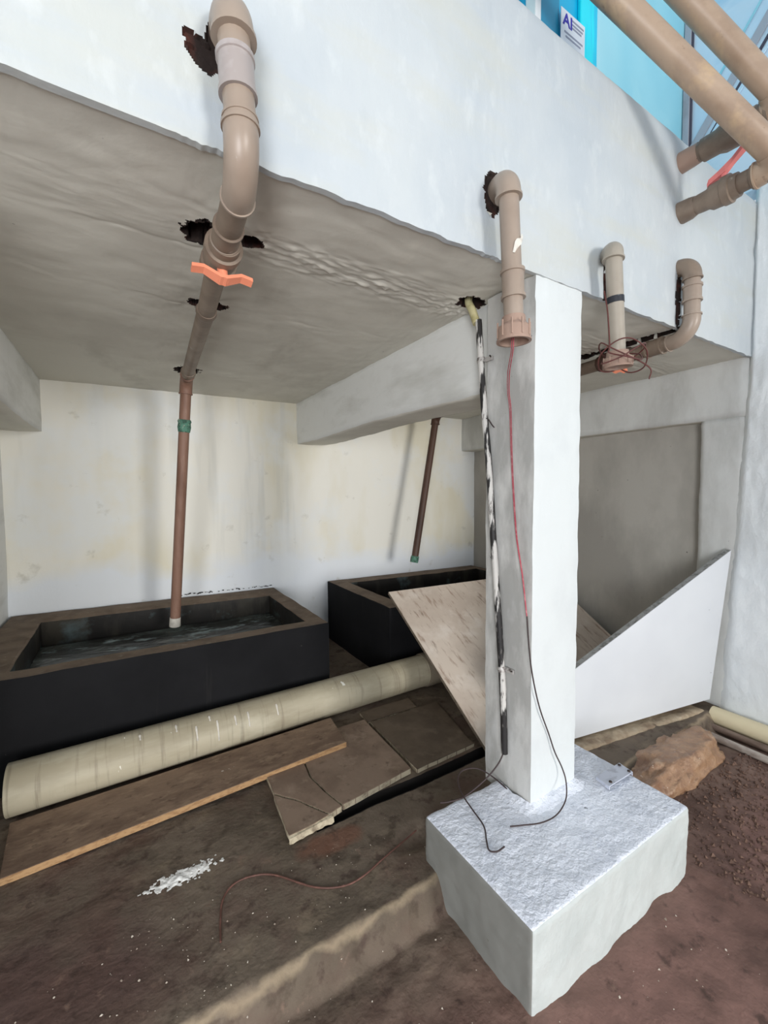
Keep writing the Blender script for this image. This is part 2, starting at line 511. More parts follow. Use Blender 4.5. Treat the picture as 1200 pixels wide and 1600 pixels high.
def elbow(name, p0, c, p1, r, lip, m, parent, ends=(1, 1)):
    """socket elbow with a raised lip at either end"""
    p0, c, p1 = Vector(p0), Vector(c), Vector(p1)
    P = arc(p0, c, p1)
    d0 = (p0 - c).normalized()
    d1 = (p1 - c).normalized()
    R = [r] * len(P)
    if ends[0]:
        P = [p0 + d0 * .016, p0 + d0 * .0158, p0 + d0 * .009, p0 + d0 * .0088] + P
        R = [r * .8, r + lip, r + lip, r] + R
    if ends[1]:
        P = P + [p1 + d1 * .0088, p1 + d1 * .009, p1 + d1 * .0158, p1 + d1 * .016]
        R = R + [r, r + lip, r + lip, r * .8]
    return tube(name, P, R, m, parent, 28, True, 0, 38)


def coupling(name, A, B, r, lip, m, parent):
    L = (Vector(B) - Vector(A)).length
    w = min(.010 / L, .2)
    return lathe(name, A, B, [(0, r * .85), (0, r + lip), (w, r + lip), (w * 1.15, r), (1 - w * 1.15, r), (1 - w, r + lip), (1, r + lip), (1, r * .85)], m, parent)


def prism(name, pts, off, mats, parent=None, mi_side=1, mi_top=0, bev=0):
    """polygon pts (3-D, planar) extruded by vector off; slot 0 = both faces, mi_side = rim"""
    pts = [Vector(p) for p in pts]
    off = Vector(off)
    n = len(pts)
    v = pts + [p + off for p in pts]
    f = [list(range(n)), [n + i for i in range(n)][::-1]]
    mi = [mi_top, mi_top]
    for i in range(n):
        j = (i + 1) % n
        f.append([j, i, n + i, n + j])
        mi.append(mi_side)
    me = bpy.data.meshes.new(name)
    me.from_pydata([tuple(p) for p in v], [], f)
    for p, i in zip(me.polygons, mi):
        p.material_index = i
    bm = bmesh.new()
    bm.from_mesh(me)
    bmesh.ops.recalc_face_normals(bm, faces=bm.faces)
    if bev:
        bmesh.ops.bevel(bm, geom=bm.edges[:], offset=bev, segments=2, affect='EDGES')
    bm.to_mesh(me)
    bm.free()
    return link(name, me, mats, parent)


def sheet(name, us, vs, fn, matfn, mats, thick=None, smooth=True):
    """grid sheet: fn(u,v)->Vector ; thick = offset vector of a closing back side"""
    nu, nv = len(us), len(vs)
    v = [fn(a, b) for b in vs for a in us]
    f, mi = [], []
    for j in range(nv - 1):
        for i in range(nu - 1):
            f.append([j * nu + i, j * nu + i + 1, (j + 1) * nu + i + 1, (j + 1) * nu + i])
            mi.append(matfn((us[i] + us[i + 1]) / 2, (vs[j] + vs[j + 1]) / 2))
    if thick is not None:
        # a rim and a flat back so that the sheet is a closed solid
        T = Vector(thick)
        ring = [i for i in range(nu)] + [j * nu + nu - 1 for j in range(1, nv)] + [(nv - 1) * nu + i for i in range(nu - 2, -1, -1)] + [j * nu for j in range(nv - 2, 0, -1)]
        base = len(v)
        ax = max(range(3), key=lambda k: abs(T[k]))
        lvl = sum(v[r][ax] for r in ring) / len(ring) + T[ax]
        for r in ring:
            p = Vector(v[r])
            p[ax] = lvl
            v.append(p)
        n = len(ring)
        for k in range(n):
            k2 = (k + 1) % n
            f.append([ring[k2], ring[k], base + k, base + k2])
            mi.append(0)
        f.append([base + k for k in range(n)][::-1])
        mi.append(0)
    o = pyd(name, v, f, mats, None, smooth, mi)
    return sharp(o, 55)


def lines(*segs):
    """segs: (start, end, step) joined"""
    out = []
    for a, b, s in segs:
        n = max(1, round((b - a) / s))
        out += [a + (b - a) * i / n for i in range(n)]
    out.append(segs[-1][1])
    return out


# ---------------------------------------------------------------- the setting
Y0 = 1.080          # front face of the fascia
ZS = 2.302          # soffit
XR = 3.24           # right side


def blob(x, y, cx, cy, rx, ry, seed, j=.35):
    """distance-like measure of an irregular hole outline, below 1 inside"""
    dx, dy = (x - cx) / rx, (y - cy) / ry
    return math.hypot(dx, dy) + j * noise.noise(Vector((x * 38, y * 38, seed))) + .12 * noise.noise(Vector((x * 90, y * 90, seed)))


def ledge(x):
    return 1.175 + .02 * noise.noise(Vector((x * 3.1, 0, 5))) + .012 * noise.noise(Vector((x * 14, 0, 2)))


def floor_z(x, y):
    e = ledge(x)
    rise = min(max((y - e + .06) / .07, 0), 1)
    rise = rise * rise * (3 - 2 * rise)
    low = .016 * fbm((x, y, 0), 3.0, 5) + .006 * fbm((x, y, 4), 22, 3)
    high = .1 + .005 * fbm((x, y, 8), 4, 4) + .002 * fbm((x, y, 1), 30, 2)
    if x > 1.86:
        low += .018
    z = low * (1 - rise) + high * rise
    # open slot of the drain beside the concrete tiles
    if .655 + .02 * noise.noise(Vector((x * 9, y * 9, 0))) < x < 1.70 and 1.598 < y < 1.66:
        z = -.30
    # hollow beside the pedestal
    d = math.hypot((x - 1.0) / .16, (y - 1.36) / .07)
    if d < 1:
        z -= .045 * (1 - d)
    return z


fx = lines((-2.0, -.7, .25), (-.7, 3.24, .0165), (3.24, 3.45, .05))
fy = lines((-3.5, -.2, .2), (-.2, .45, .05), (.45, 1.1, .02), (1.1, 1.22, .009), (1.22, 1.56, .018), (1.56, 1.588, .014), (1.588, 1.606, .005), (1.606, 1.64, .02), (1.64, 1.675, .006), (1.675, 2.7, .025), (2.7, 4.0, .12))


def floor_mat(x, y):
    e = ledge(x)
    if -.06 < y - e < .012:
        return 2
    if y < e or (y < 1.25 and x > 1.86):
        return 1
    return 0


fl = struct(sheet('floor', fx, fy, lambda x, y: Vector((x, y, floor_z(x, y))), lambda x, y: 1 if (.64 < x < 1.69 and 1.594 < y < 1.665) else 0, [floor_m, mat('shade_black_drain', (26, 22, 20), (), .9)], thick=(0, 0, -.5)))  # slot faces blackened, the deep shade is in the colour

# soffit with trowelled plaster and the broken holes round the pipes
CH = [(.238, 1.455, .062, .062, 1), (.365, 1.425, .040, .030, 2), (.29, 1.44, .05, .045, 9), (.325, 1.985, .070, .045, 3), (.375, 3.10, .07, .08, 4), (1.285, 1.395, .06, .045, 5),
      (2.39, 1.33, .035, .24, 6), (2.385, 1.62, .05, .05, 7)]


def in_hole(x, y, lim=1):
    return any(blob(x, y, *h) < lim for h in CH)


def soffit_z(x, y):
    z = ZS + .006 * fbm((x * .7, y * 1.2, 3), 2.2, 3)
    # trowel ridges running roughly along the beam
    q = fbm((x * .75 + .3 * y, y * 1.1, 7), 3.0, 4)
    z += .004 * math.exp(-(q * 12) ** 2) * (.5 + .5 * noise.noise(Vector((x * 2, y * 2, 4)))) + .0012 * fbm((x, y, 0), 24, 3)
    # rough patch near the fascia
    w = math.exp(-((y - 1.42 - .05 * x) / .10) ** 2) * min(max((x - .3) / .2, 0), 1)
    z += .010 * w * fbm((x, y, 2), 34, 3)
    if in_hole(x, y):
        z = ZS + .07
    return z


cx = lines((-1.0, -.5, .1), (-.5, .12, .022), (.12, .15, .01), (.15, .42, .0042), (.42, 1.2, .02), (1.2, 1.36, .006), (1.36, 1.4, .02), (1.4, 2.3, .03), (2.3, 2.46, .01), (2.46, 3.38, .04))
cy = lines((1.087, 1.28, .014), (1.28, 1.34, .012), (1.34, 1.56, .0045), (1.56, 1.92, .02), (1.92, 2.06, .007), (2.06, 2.98, .024), (2.98, 3.22, .012), (3.22, 3.95, .05))
struct(sheet('ceiling', cx, cy, lambda x, y: Vector((x, y, soffit_z(x, y))), lambda x, y: 1 if in_hole(x, y, 1.16) else 0, [soffit_m, dark_hole], thick=(0, 0, .14)))

# fascia and parapet in one face
FH = [(.190, 2.487, .036, .030, 11), (.215, 2.52, .026, .05, 12), (.160, 2.517, .022, .013, 13), (1.090, 2.500, .038, .062, 14),
      (1.735, 2.35, .010, .09, 15), (2.345, 2.42, .022, .14, 16), (2.36, 2.845, .0001, .0001, 0)]


def in_fh(x, z, lim=1):
    return any(blob(x, z, *h) < lim for h in FH)


def fascia_p(x, z):
    y = Y0 - .004 + .006 * fbm((x * .6, z * 1.5, 1), 2.4, 4) + .0012 * fbm((x * 2, z, 1), 22, 3)
    # a faint shuttering ridge high up
    y += .006 * math.exp(-((z - 2.90 - .02 * math.sin(x * 2)) / .035) ** 2) + .0035 * math.exp(-((z - 2.66 - .02 * math.sin(x * 1.7 + 1)) / .03) ** 2)
    zz = z
    if z < 2.3:
        zz = z + .006 * fbm((x, 0, 9), 16, 4) + .004 * noise.noise(Vector((x * 60, 3, 0)))
    if in_fh(x, z):
        y += .009
    if z > 3.17:
        y += (z - 3.17) * .5
    return Vector((x, y, zz))


px_ = lines((-2.0, -1.2, .2), (-1.2, .08, .05), (.08, .12, .02), (.12, .27, .0036), (.27, 1.04, .03), (1.04, 1.15, .0045), (1.18, 1.70, .03), (1.70, 1.77, .006), (1.77, 2.30, .03), (2.30, 2.40, .008), (2.40, 3.24, .04))
pz_ = lines((2.294, 2.32, .006), (2.32, 2.43, .008), (2.43, 2.585, .004), (2.585, 3.2, .028))
wf = struct(sheet('wall_front', px_, pz_, fascia_p, lambda x, z: 1 if in_fh(x, z, 1.16) else 0, [fascia, dark_hole], thick=(0, .013, 0)))
struct(cbox('trim_9', -2.0, 3.24, 1.104, 1.20, 2.443, 3.17, [fascia], bev=0))

# back wall, slightly out of square as in the photograph


def backy(x):
    return 3.86 - .055 * (x + .49)


def bw_p(x, z):
    return Vector((x, backy(x) + .008 * fbm((x, 0, z), 2.0, 4), z))


struct(sheet('wall_back', lines((-1.0, 3.6, .06)), lines((-.1, 2.44, .06)), bw_p, lambda x, z: 0, [back_m], thick=(0, .15, 0)))
struct(sheet('wall_left', lines((1.1, 4.0, .1)), lines((-.1, 2.4, .1)), lambda y, z: Vector((-.72 + .008 * fbm((0, y, z), 2, 4), y, z)), lambda x, z: 0, [beam_m], thick=(-.15, 0, 0)))
struct(cbox('wall_left', -2.05, -1.9, -3.5, 1.08, -.1, 3.3, [side_m], bev=0))
struct(cbox('wall_left', -1.9, -.72, 1.104, 1.2, -.1, 2.3, [side_m], bev=0))

# beams under the slab
_bp = lambda n, c: 1 if n[2] < 0 else 0
def sag(p):
    if p.z < 2.1:
        p = p + Vector((0, 0, .008 * math.sin(p.y * 3.3) + .004 * fbm((p.x, p.y, 0), 9, 3)))
    return p
b1 = rough_box('ceiling_beam', (1.355, 1.63, 1.30, 3.83, 1.935, 2.33), (6, 60, 8), .004, 5, [beam_m, soffit_m], _bp, None, .012, sag)
struct(b1)
b2 = rough_box('ceiling_beam', (-.86, -.49, 1.12, 3.92, 1.935, 2.33), (6, 60, 8), .004, 5, [beam_m, soffit_m], _bp, None, .012, sag)
struct(b2)
# right side: lintel, pillar, recessed panel
b3 = rough_box('lintel', (XR, 3.45, 1.09, 3.86, 1.945, 2.33), (4, 60, 8), .004, 5, [pillar_m, soffit_m], _bp, None, .01)
b3.name = 'trim_1'
struct(b3)
b4 = rough_box('trim_2', (XR, 3.45, 1.10, 1.335, .0, 1.95), (4, 8, 60), .006, 8, [pillar_m], lambda n, c: 0, None, .012)
struct(b4)
struct(sheet('wall_niche', lines((1.3, 3.9, .06)), lines((-.1, 2.1, .06)), lambda y, z: Vector((3.335 - .0 * y + .035 * (y - 1.3) + .005 * fbm((3, y, z), 3, 4), y, z)), lambda a, b: 0, [niche_m], thick=(.12, 0, 0)))
# right wall that runs towards the camera, thicker and rough at its foot
def rw_p(y, z):
    e = min(max((1.2 - y) / .06, 0), 1)
    yy = y
    if y > 1.0:
        yy = y - (y - 1.0) / .2 * (.115 * min(max(z / 2.3, 0), 1))
    lump = .007 * fbm((1, y, z), 4, 5) + .005 * fbm((2, y, z), 20, 3)
    return Vector((XR - .022 + lump + .03 * (1 - e), yy, z))
struct(sheet('wall_right', lines((-3.5, .2, .15), (.2, 1.2, .02)), lines((-.1, 2.4, .03), (2.4, 3.3, .05)), rw_p, lambda a, b: 0, [side_m], thick=(.22, 0, 0)))
# upper storey walls in blue tones
struct(sheet('wall_right_upper', lines((-3.5, 0, .4), (0, 1.6, .05)), lines((3.28, 5.6, .1)), lambda y, z: Vector((XR + .01 + .004 * fbm((1, y, z), 3, 3), y, z)), lambda a, b: 0, [pale_blue], thick=(.12, 0, 0)))
struct(sheet('wall_back_upper', lines((-1.2, 3.36, .1)), lines((2.42, 5.6, .1)), lambda x, z: Vector((x, 1.49 + .004 * fbm((x, 1, z), 3, 3), z)), lambda a, b: 0, [cyan_wall], thick=(0, .12, 0)))
# strips on the upper right wall
o = cbox('trim_3', XR - .012, XR + .004, 1.448, 1.486, 3.1, 5.5, [batten_m], bev=.003); struct(o)
o = cbox('trim_4', XR - .004, XR + .006, 1.436, 1.4475, 3.1, 4.62, [dark_line], bev=0); struct(o)
def strip(name, a, b, w, t, m):
    """a,b: (y,z) ends on the upper right wall"""
    d = Vector((0, b[0] - a[0], b[1] - a[1]))
    n = Vector((0, -d.z, d.y)).normalized() * w / 2
    A, B = Vector((XR + .004, a[0], a[1])), Vector((XR + .004, b[0], b[1]))
    return struct(prism(name, [A - n, B - n, B + n, A + n], (-t, 0, 0), [m, m]))
strip('trim_5', (1.475, 3.66), (.86, 4.47), .05, .010, batten_m)
strip('trim_6', (1.44, 3.60), (.86, 4.36), .016, .006, dark_line)
strip('trim_7', (1.30, 4.06), (.84, 4.67), .012, .006, cyan_wall)
strip('trim_8', (1.47, 3.56), (.9, 4.24), .02, .008, pale_blue)
# wall behind the camera with the wide doorway the daylight comes through
o = cbox('wall_door_side', -2.05, .2, -3.62, -3.5, -.1, 3.3, [side_m], bev=0); o.name = 'wall_rear'; struct(o)
o = cbox('wall_rear', 3.22, 3.4, -3.62, -3.5, -.1, 3.3, [side_m], bev=0); struct(o)
o = cbox('wall_rear', 0.2, 3.22, -3.62, -3.5, 2.9, 3.3, [side_m], bev=0); struct(o)

# ---------------------------------------------------------------- column and pedestal
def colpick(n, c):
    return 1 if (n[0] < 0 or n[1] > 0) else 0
def coljit(p):
    e = .004 * fbm((0, 0, p.z), 4, 3)
    s = .010 if p.z > 2.2 and p.x < 1.35 and p.y < 1.1 else 0
    return p + Vector((e + s * (p.z - 2.2) * 8, .003 * fbm((p.x, 0, p.z), 5, 3) + s * .5, 0))
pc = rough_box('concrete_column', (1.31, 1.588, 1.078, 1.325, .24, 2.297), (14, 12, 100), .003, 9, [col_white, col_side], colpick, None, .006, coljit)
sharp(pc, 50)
tag(pc, 'square white painted concrete column with a patchy grey left side, standing on the white block', 'column')
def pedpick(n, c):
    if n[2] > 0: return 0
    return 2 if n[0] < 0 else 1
def pedjit(p):
    if p.z < .22:
        k = (.22 - p.z) / .22
        j = noise.noise(Vector((p.x * 9, p.y * 9, 3)))
        p = p + Vector((.014 * j * k, .014 * j * k, 0))
    return p
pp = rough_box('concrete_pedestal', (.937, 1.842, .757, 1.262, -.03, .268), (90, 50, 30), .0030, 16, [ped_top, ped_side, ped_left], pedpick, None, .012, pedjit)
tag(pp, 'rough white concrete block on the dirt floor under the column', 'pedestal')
# mortar squeezed out at the foot of the column
v, f = [], []
rg = random.Random(3)
loop = [(1.29, 1.07), (1.44, 1.062), (1.60, 1.07), (1.605, 1.2), (1.60, 1.245), (1.29, 1.245), (1.275, 1.15)]
for ring_i, (ex, zz) in enumerate(((.030, .266), (.012, .273), (-.012, .288))):
    for i in range(56):
        t = i / 56 * len(loop)
        a, b = loop[int(t)], loop[(int(t) + 1) % len(loop)]
        x, y = a[0] + (b[0] - a[0]) * (t % 1), a[1] + (b[1] - a[1]) * (t % 1)
        c = Vector((x - 1.445, y - 1.16, 0))
        k = 1 + ex * (1.6 + .6 * noise.noise(Vector((x * 22, y * 22, ring_i)))) / c.length
        v.append(Vector((1.445 + c.x * k * .985, min(1.16 + c.y * k * .985, 1.255), zz + .004 * noise.noise(Vector((x * 60, y * 60, 1))))))
for r_ in range(2):
    for i in range(56):
        j = (i + 1) % 56
        f.append([r_ * 56 + i, r_ * 56 + j, (r_ + 1) * 56 + j, (r_ + 1) * 56 + i])
pyd('mortar_fillet', v, f, ped_top, pc, True)

# ---------------------------------------------------------------- tanks
def tank(name, label, x0, x1, y0, y1, z0, z1, wl, wr, wf_, wb, wz):
    """open concrete tank, brown rim and black sides"""
    t = thing(name, label, 'tank', ((x0 + x1) / 2, y0 + .6, z0))
    ya, yb = backy(x0) - y1, backy(x1) - y1
    O = [(x0, y0), (x1, y0), (x1, yb), (x0, ya)]
    I = [(x0 + wl, y0 + wf_), (x1 - wr, y0 + wf_), (x1 - wr, yb - wb), (x0 + wl, ya - wb)]
    def subdiv(loop, n=26):
        out = []
        for i in range(4):
            a, b = loop[i], loop[(i + 1) % 4]
            for k in range(n):
                out.append((a[0] + (b[0] - a[0]) * k / n, a[1] + (b[1] - a[1]) * k / n))
        return out
    o_, i_ = subdiv(O), subdiv(I)
    n = len(o_)
    v, f, mi = [], [], []
    def J(p, z, k=.004):
        return Vector((p[0] + k * fbm((p[0], p[1], z), 7, 3), p[1] + k * fbm((p[1], p[0], z), 7, 3), z + (k * .8 * fbm((p[0], p[1], 5), 6, 3) if z > z0 + .2 else 0)))
    rings = [(o_, z0, 0), (o_, z0 + .3, 0), (o_, z1 - .006, 0), ([((a[0] * .97 + b[0] * .03), (a[1] * .97 + b[1] * .03)) for a, b in zip(o_, i_)], z1, 0),
             ([((a[0] * .05 + b[0] * .95), (a[1] * .05 + b[1] * .95)) for a, b in zip(o_, i_)], z1, 1), (i_, z1 - .006, 1), (i_, z0 + .2, 2), (i_, z0 + .06, 2)]
    for lp, z, _ in rings:
        v += [J(p, z) for p in lp]
    for r in range(len(rings) - 1):
        for k in range(n):
            k2 = (k + 1) % n
            f.append([r * n + k, r * n + k2, (r + 1) * n + k2, (r + 1) * n + k])
            mi.append(rings[r + 1][2])
    f.append([(len(rings) - 1) * n + k for k in range(n)])
    mi.append(2)
    f.append([k for k in range(n)][::-1])
    mi.append(0)
    b = pyd('basin', v, f, [black_m, rim_m, inner_m], t, True, mi)
    sharp(b, 30)
    if wz:
        us = ramp(I[0][0] + .004, I[1][0] - .004, 60)
        vs = ramp(I[0][1] + .004, min(I[2][1], I[3][1]) - .004, 36)
        vv = [Vector((a, c, wz + .004 * fbm((a, c, 0), 4, 4))) for c in vs for a in us]
        ff = [[j * 61 + i, j * 61 + i + 1, (j + 1) * 61 + i + 1, (j + 1) * 61 + i] for j in range(36) for i in range(60)]
        pyd('water', vv, ff, water_m, t, True)
    return t
t1 = tank('water_tank', 'long black concrete tank with brown rim and murky water at left', -.705, 1.112, 2.54, .018, .09, .647, .20, .115, .115, .26, .50)
t2 = tank('water_tank', 'black concrete tank in the back right corner, partly covered by the stained plywood sheet', 1.625, 3.36, 2.61, .018, .09, .650, .15, .07, .10, .16, None)

# ---------------------------------------------------------------- sheets, tiles and pipes on the floor
V = Vector
# stained plywood sheet leaning on tank edge
ply = prism('plywood_sheet', [(1.613, 1.60, .108), (1.659, 2.68, .752), (3.29, 2.585, .752), (3.25, 1.53, .112)], V((.0, .012, -.020)), [ply_m, plyedge_m], None, bev=.002)
tag(ply, 'large stained pale plywood sheet leaning on the rear tank behind the column', 'board')
# white board standing at the right
_a, _b, _c = Vector((1.90, 1.462, .118)), Vector((3.185, 1.214, .150)), Vector((3.205, 1.133, 1.125))
_n = (_b - _a).cross(_c - _a).normalized()
_fl = [Vector(p) - _n * (Vector(p) - _a).dot(_n) for p in ((2.020, 1.394, .520), (1.90, 1.41, .457))]
wb = prism('white_board', [_a, _b, _c] + _fl, V((.010, .035, .003)), [white_board, boardedge_m], None, bev=.0015)
tag(wb, 'smooth white board with slanting stained top edge, leaning beside the right wall', 'board')
# cream sewer pipe lying before the tank
t = thing('sewer_pipe', 'long grimy cream plastic sewer pipe lying on the floor before the black tank', 'pipe', (.65, 2.42, .1))
A, B = V((-.475, 2.385, .213)), V((1.80, 2.440, .213))
def pt(k): return A.lerp(B, k)
v, f = tube_geo([pt(k / 40) for k in range(41)], .108, 40, False)
v2, f2 = tube_geo([pt(k / 40) for k in range(41)], .100, 40, False, len(v))
f2 = [q[::-1] for q in f2]
n0 = len(v)
rim = []
for k in range(40):
    k2 = (k + 1) % 40
    rim.append([k2, k, n0 + k, n0 + k2])
    rim.append([n0 - 40 + k, n0 - 40 + k2, n0 + n0 - 40 + k2, n0 + n0 - 40 + k])
sharp(pyd('pipe_body', v + v2, f + f2 + rim, sewer_m, t, True), 40)
D = (B - A).normalized()
lathe('socket', A + D * 2.262, A + D * 2.60, [(0, .108), (0, .114), (.02, .117), (.3, .118), (.9, .118), (1, .114), (1, .1)], socket_m, t, 36)
# white paint drips running down the pipe
for i, (k, L) in enumerate(((.33, .07), (.375, .10), (.415, .05), (.445, .075), (.515, .06), (.22, .03), (.29, .04), (.36, .03))):
    p = pt(k)
    a0 = .9 if i < 5 else 1.25
    P = []
    for s in range(7):
        a = a0 - s / 6 * L / .108
        P.append(p + V((.002 * s / 6, -math.cos(a) * .1085, math.sin(a) * .1085)))
    tube('paint_drip', P, [.004, .006, .005, .0038, .0034, .0045, .0035], chalk_m, t, 8)
# muddy plank
pk = prism('plank', [(-.424, 1.955, .131), (.972, 2.004, .166), (1.000, 2.275, .166), (-.452, 2.275, .131)], V((0, .0, -.030)), [plank_m, plankedge_m], None, bev=.0015)
tag(pk, 'long muddy brown particle board plank beside the cream sewer pipe', 'plank')
# concrete tiles
def tile(name, label, pts, zt, th, m, frag=None, tilt=0):
    t = thing(name, label, 'tile', (sum(p[0] for p in pts) / len(pts), sum(p[1] for p in pts) / len(pts), zt - th))
    for i, poly in enumerate(frag or [pts]):
        P = []
        for a, b in zip(poly, poly[1:] + poly[:1]):
            n = 6 if (V(a) - V(b)).length > .15 else 2
            for k in range(n):
                q = V(a).lerp(V(b), k / n)
                j = .004 * noise.noise(V((q.x * 40, q.y * 40, 1)))
                P.append((q.x + j, q.y + j * 1.3, zt + tilt * (q.y - 1.6)))
        prism('fragment' if frag else 'slab', P, (0.004, .006, -th), [m, slabedge_m], t, bev=.002)
    return t
ta = tile('concrete_tile', 'cracked dusty square concrete tile sticking out under the plank end', [(.52, 1.60), (1.165, 1.675), (1.185, 2.20), (.54, 2.20)], .138, .034, slab_m,
          frag=[[(.515, 1.590), (.612, 1.598), (.697, 1.612), (.600, 1.77), (.532, 1.855)],
                [(.703, 1.614), (.765, 1.630), (.735, 1.76), (.715, 1.88), (.76, 2.2), (.545, 2.2), (.536, 1.862), (.607, 1.775)],
                [(.771, 1.632), (1.165, 1.680), (1.187, 2.20), (.766, 2.2), (.722, 1.88), (.742, 1.76)]], tilt=-.004)
# crumbled pale lip on its broken corner
v, f = [], []
for i in range(15):
    s = i / 14
    x = .512 + .20 * s
    y = 1.590 + .022 * s
    hgt = .018 + .016 * noise.noise(V((x * 40, 0, 2)))
    dz = .012 * noise.noise(V((x * 25, 3, 2)))
    v += [V((x, y + .01, .136)), V((x, y - .010 + dz * .4, .132)), V((x, y - .016 + dz, .112 + dz * .5)), V((x, y + .012, .100))]
for i in range(14):
    for k in range(3):
        f.append([i * 4 + k, i * 4 + k + 1, (i + 1) * 4 + k + 1, (i + 1) * 4 + k])
pyd('broken_edge', v, f, slabedge_m, ta, False)
tile('concrete_tile', 'dark damp concrete tile between the cracked tile and the plywood sheet', [(1.195, 1.668), (1.590, 1.685), (1.59, 1.72), (1.70, 2.16), (1.21, 2.17)], .126, .028, slab_dark)
tile('concrete_tile', 'small dark concrete tile behind the cracked tile, beside the sewer pipe', [(1.20, 2.185), (1.56, 2.18), (1.58, 2.31), (1.215, 2.315)], .120, .022, slab_dark)

# curb, rubble and pipes at right
cb = rough_box('concrete_curb', (1.98, 3.10, 1.27, 1.40, .05, .110), (60, 8, 5), .008, 9, [curb_m], lambda n, c: 0, None, .014,
               lambda p: p + V((0, -.16 * (p.x - 2.6) * .9, 0)))
tag(cb, 'weathered tan concrete curb along the foot of the white board', 'curb')
cs = rough_box('flat_stone', (1.90, 2.34, 1.20, 1.30, .0, .052), (24, 8, 4), .008, 9, [curb_m], lambda n, c: 0, None, .01, lambda p: p + V((0, -.10 * (p.x - 2.1), 0)))
tag(cs, 'flat tan stone between the white block and the curb', 'stone')
# rubble lump
bm = bmesh.new()
bmesh.ops.create_icosphere(bm, subdivisions=5, radius=1)
for v_ in bm.verts:
    p = v_.co.copy()
    s = 1 + .18 * fbm(p, 1.6, 4) + .05 * fbm(p, 5, 4)
    p = p * s
    q = V((p.x * .46, p.y * .135, p.z * .125))
    q = V((2.50 + q.x, 1.10 + q.y + .02 * q.x, .018 + max(q.z, -.05)))
    q.z += .016 * fbm(q, 16, 5) - .012 * max(0, fbm(q, 7, 3))
    q.z = min(q.z, .125)
    v_.co = q
o = from_bm('rubble_lump', bm, rock_m, None, True)
tag(o, 'orange brown wet lump of rubble beside the white block, below the curb', 'rubble')
def straight(name, label, a, b, r, m, rin=None):
    a, b = V(a), V(b)
    if rin:
        v, f = tube_geo([a, a.lerp(b, .5), b], r, 28, False)
        v2, f2 = tube_geo([a, a.lerp(b, .5), b], rin, 28, False, len(v))
        n0 = len(v)
        rr = []
        for k in range(28):
            k2 = (k + 1) % 28
            rr.append([k2, k, n0 + k, n0 + k2])
            rr.append([n0 - 28 + k, n0 - 28 + k2, 2 * n0 - 28 + k2, 2 * n0 - 28 + k])
        o = sharp(pyd(name, v + v2, f + [q[::-1] for q in f2] + rr, m, None, True), 40)
    else:
        o = tube(name, [a.lerp(b, i / 10) for i in range(11)], r, m, None, 20)
    return tag(o, label, 'pipe')
straight('floor_pipe', 'thick cream plastic pipe along the foot of the right wall', (3.15, 1.185, .072), (3.13, -.2, .072), .055, cream_pipe)
straight('floor_pipe', 'muddy brown conduit lying between the cream pipe and the thin grey pipe', (3.055, 1.20, .040), (3.015, -.2, .040), .020, mudpipe)
straight('floor_pipe', 'thin grey pipe on the dirt floor, farthest from the right wall', (2.945, 1.155, .036), (2.880, -.2, .036), .020, greypipe)

# ---------------------------------------------------------------- pipework
def ball_valve(pos, ax, r, m, parent, hm, hdir, span, ang=0, stem=.06):
    """ball valve body with union rings and a two-winged handle"""
    pos, ax, hdir = V(pos), V(ax).normalized(), V(hdir).normalized()
    L = r * 2.6
    b = lathe('valve_body', pos - ax * L, pos + ax * L,
              [(0, r * .9), (0, r * 1.22), (.10, r * 1.25), (.16, r * 1.25), (.165, r * 1.5), (.33, r * 1.5), (.335, r * 1.28), (.42, r * 1.36), (.58, r * 1.36), (.665, r * 1.28), (.67, r * 1.5), (.84, r * 1.5), (.845, r * 1.25), (.9, r * 1.25), (1, r * 1.22), (1, r * .9)], m, parent, 28)
    side = (Matrix.Rotation(ang, 3, hdir) @ ax.cross(hdir)).normalized()
    fw = hdir.cross(side)
    base = pos + hdir * (r * 1.3)
    top = pos + hdir * (r * 1.3 + stem * .6)
    bm = bmesh.new()
    # hub
    vs, fs = tube_geo([base - hdir * .01, top], [r * .42, r * .42], 16)
    nv = [bm.verts.new(p) for p in vs]
    for q in fs:
        bm.faces.new([nv[i] for i in q])
    # wings: inner part slopes, outer part flat
    w0, w1, th = r * .46, r * .36, r * .17
    for s in (-1, 1):
        ctr = [(0, 0), (.10, -.02), (.62, .30), (1, .22)]
        secs = []
        for (a, h) in ctr:
            c = top + side * s * a * span / 2 - hdir * (h * span * .42) - hdir * th
            w = w0 if a < .5 else w1
            secs.append([bm.verts.new(c + fw * w + hdir * th), bm.verts.new(c - fw * w + hdir * th), bm.verts.new(c - fw * w - hdir * th), bm.verts.new(c + fw * w - hdir * th)])
        for a_, b_ in zip(secs, secs[1:]):
            for k in range(4):
                bm.faces.new([a_[k], a_[(k + 1) % 4], b_[(k + 1) % 4], b_[k]])
        bm.faces.new(secs[0])
        bm.faces.new(secs[-1][::-1])
    h = from_bm('handle', bm, hm, b)
    h['label'] = 'winged plastic handle'
    return b

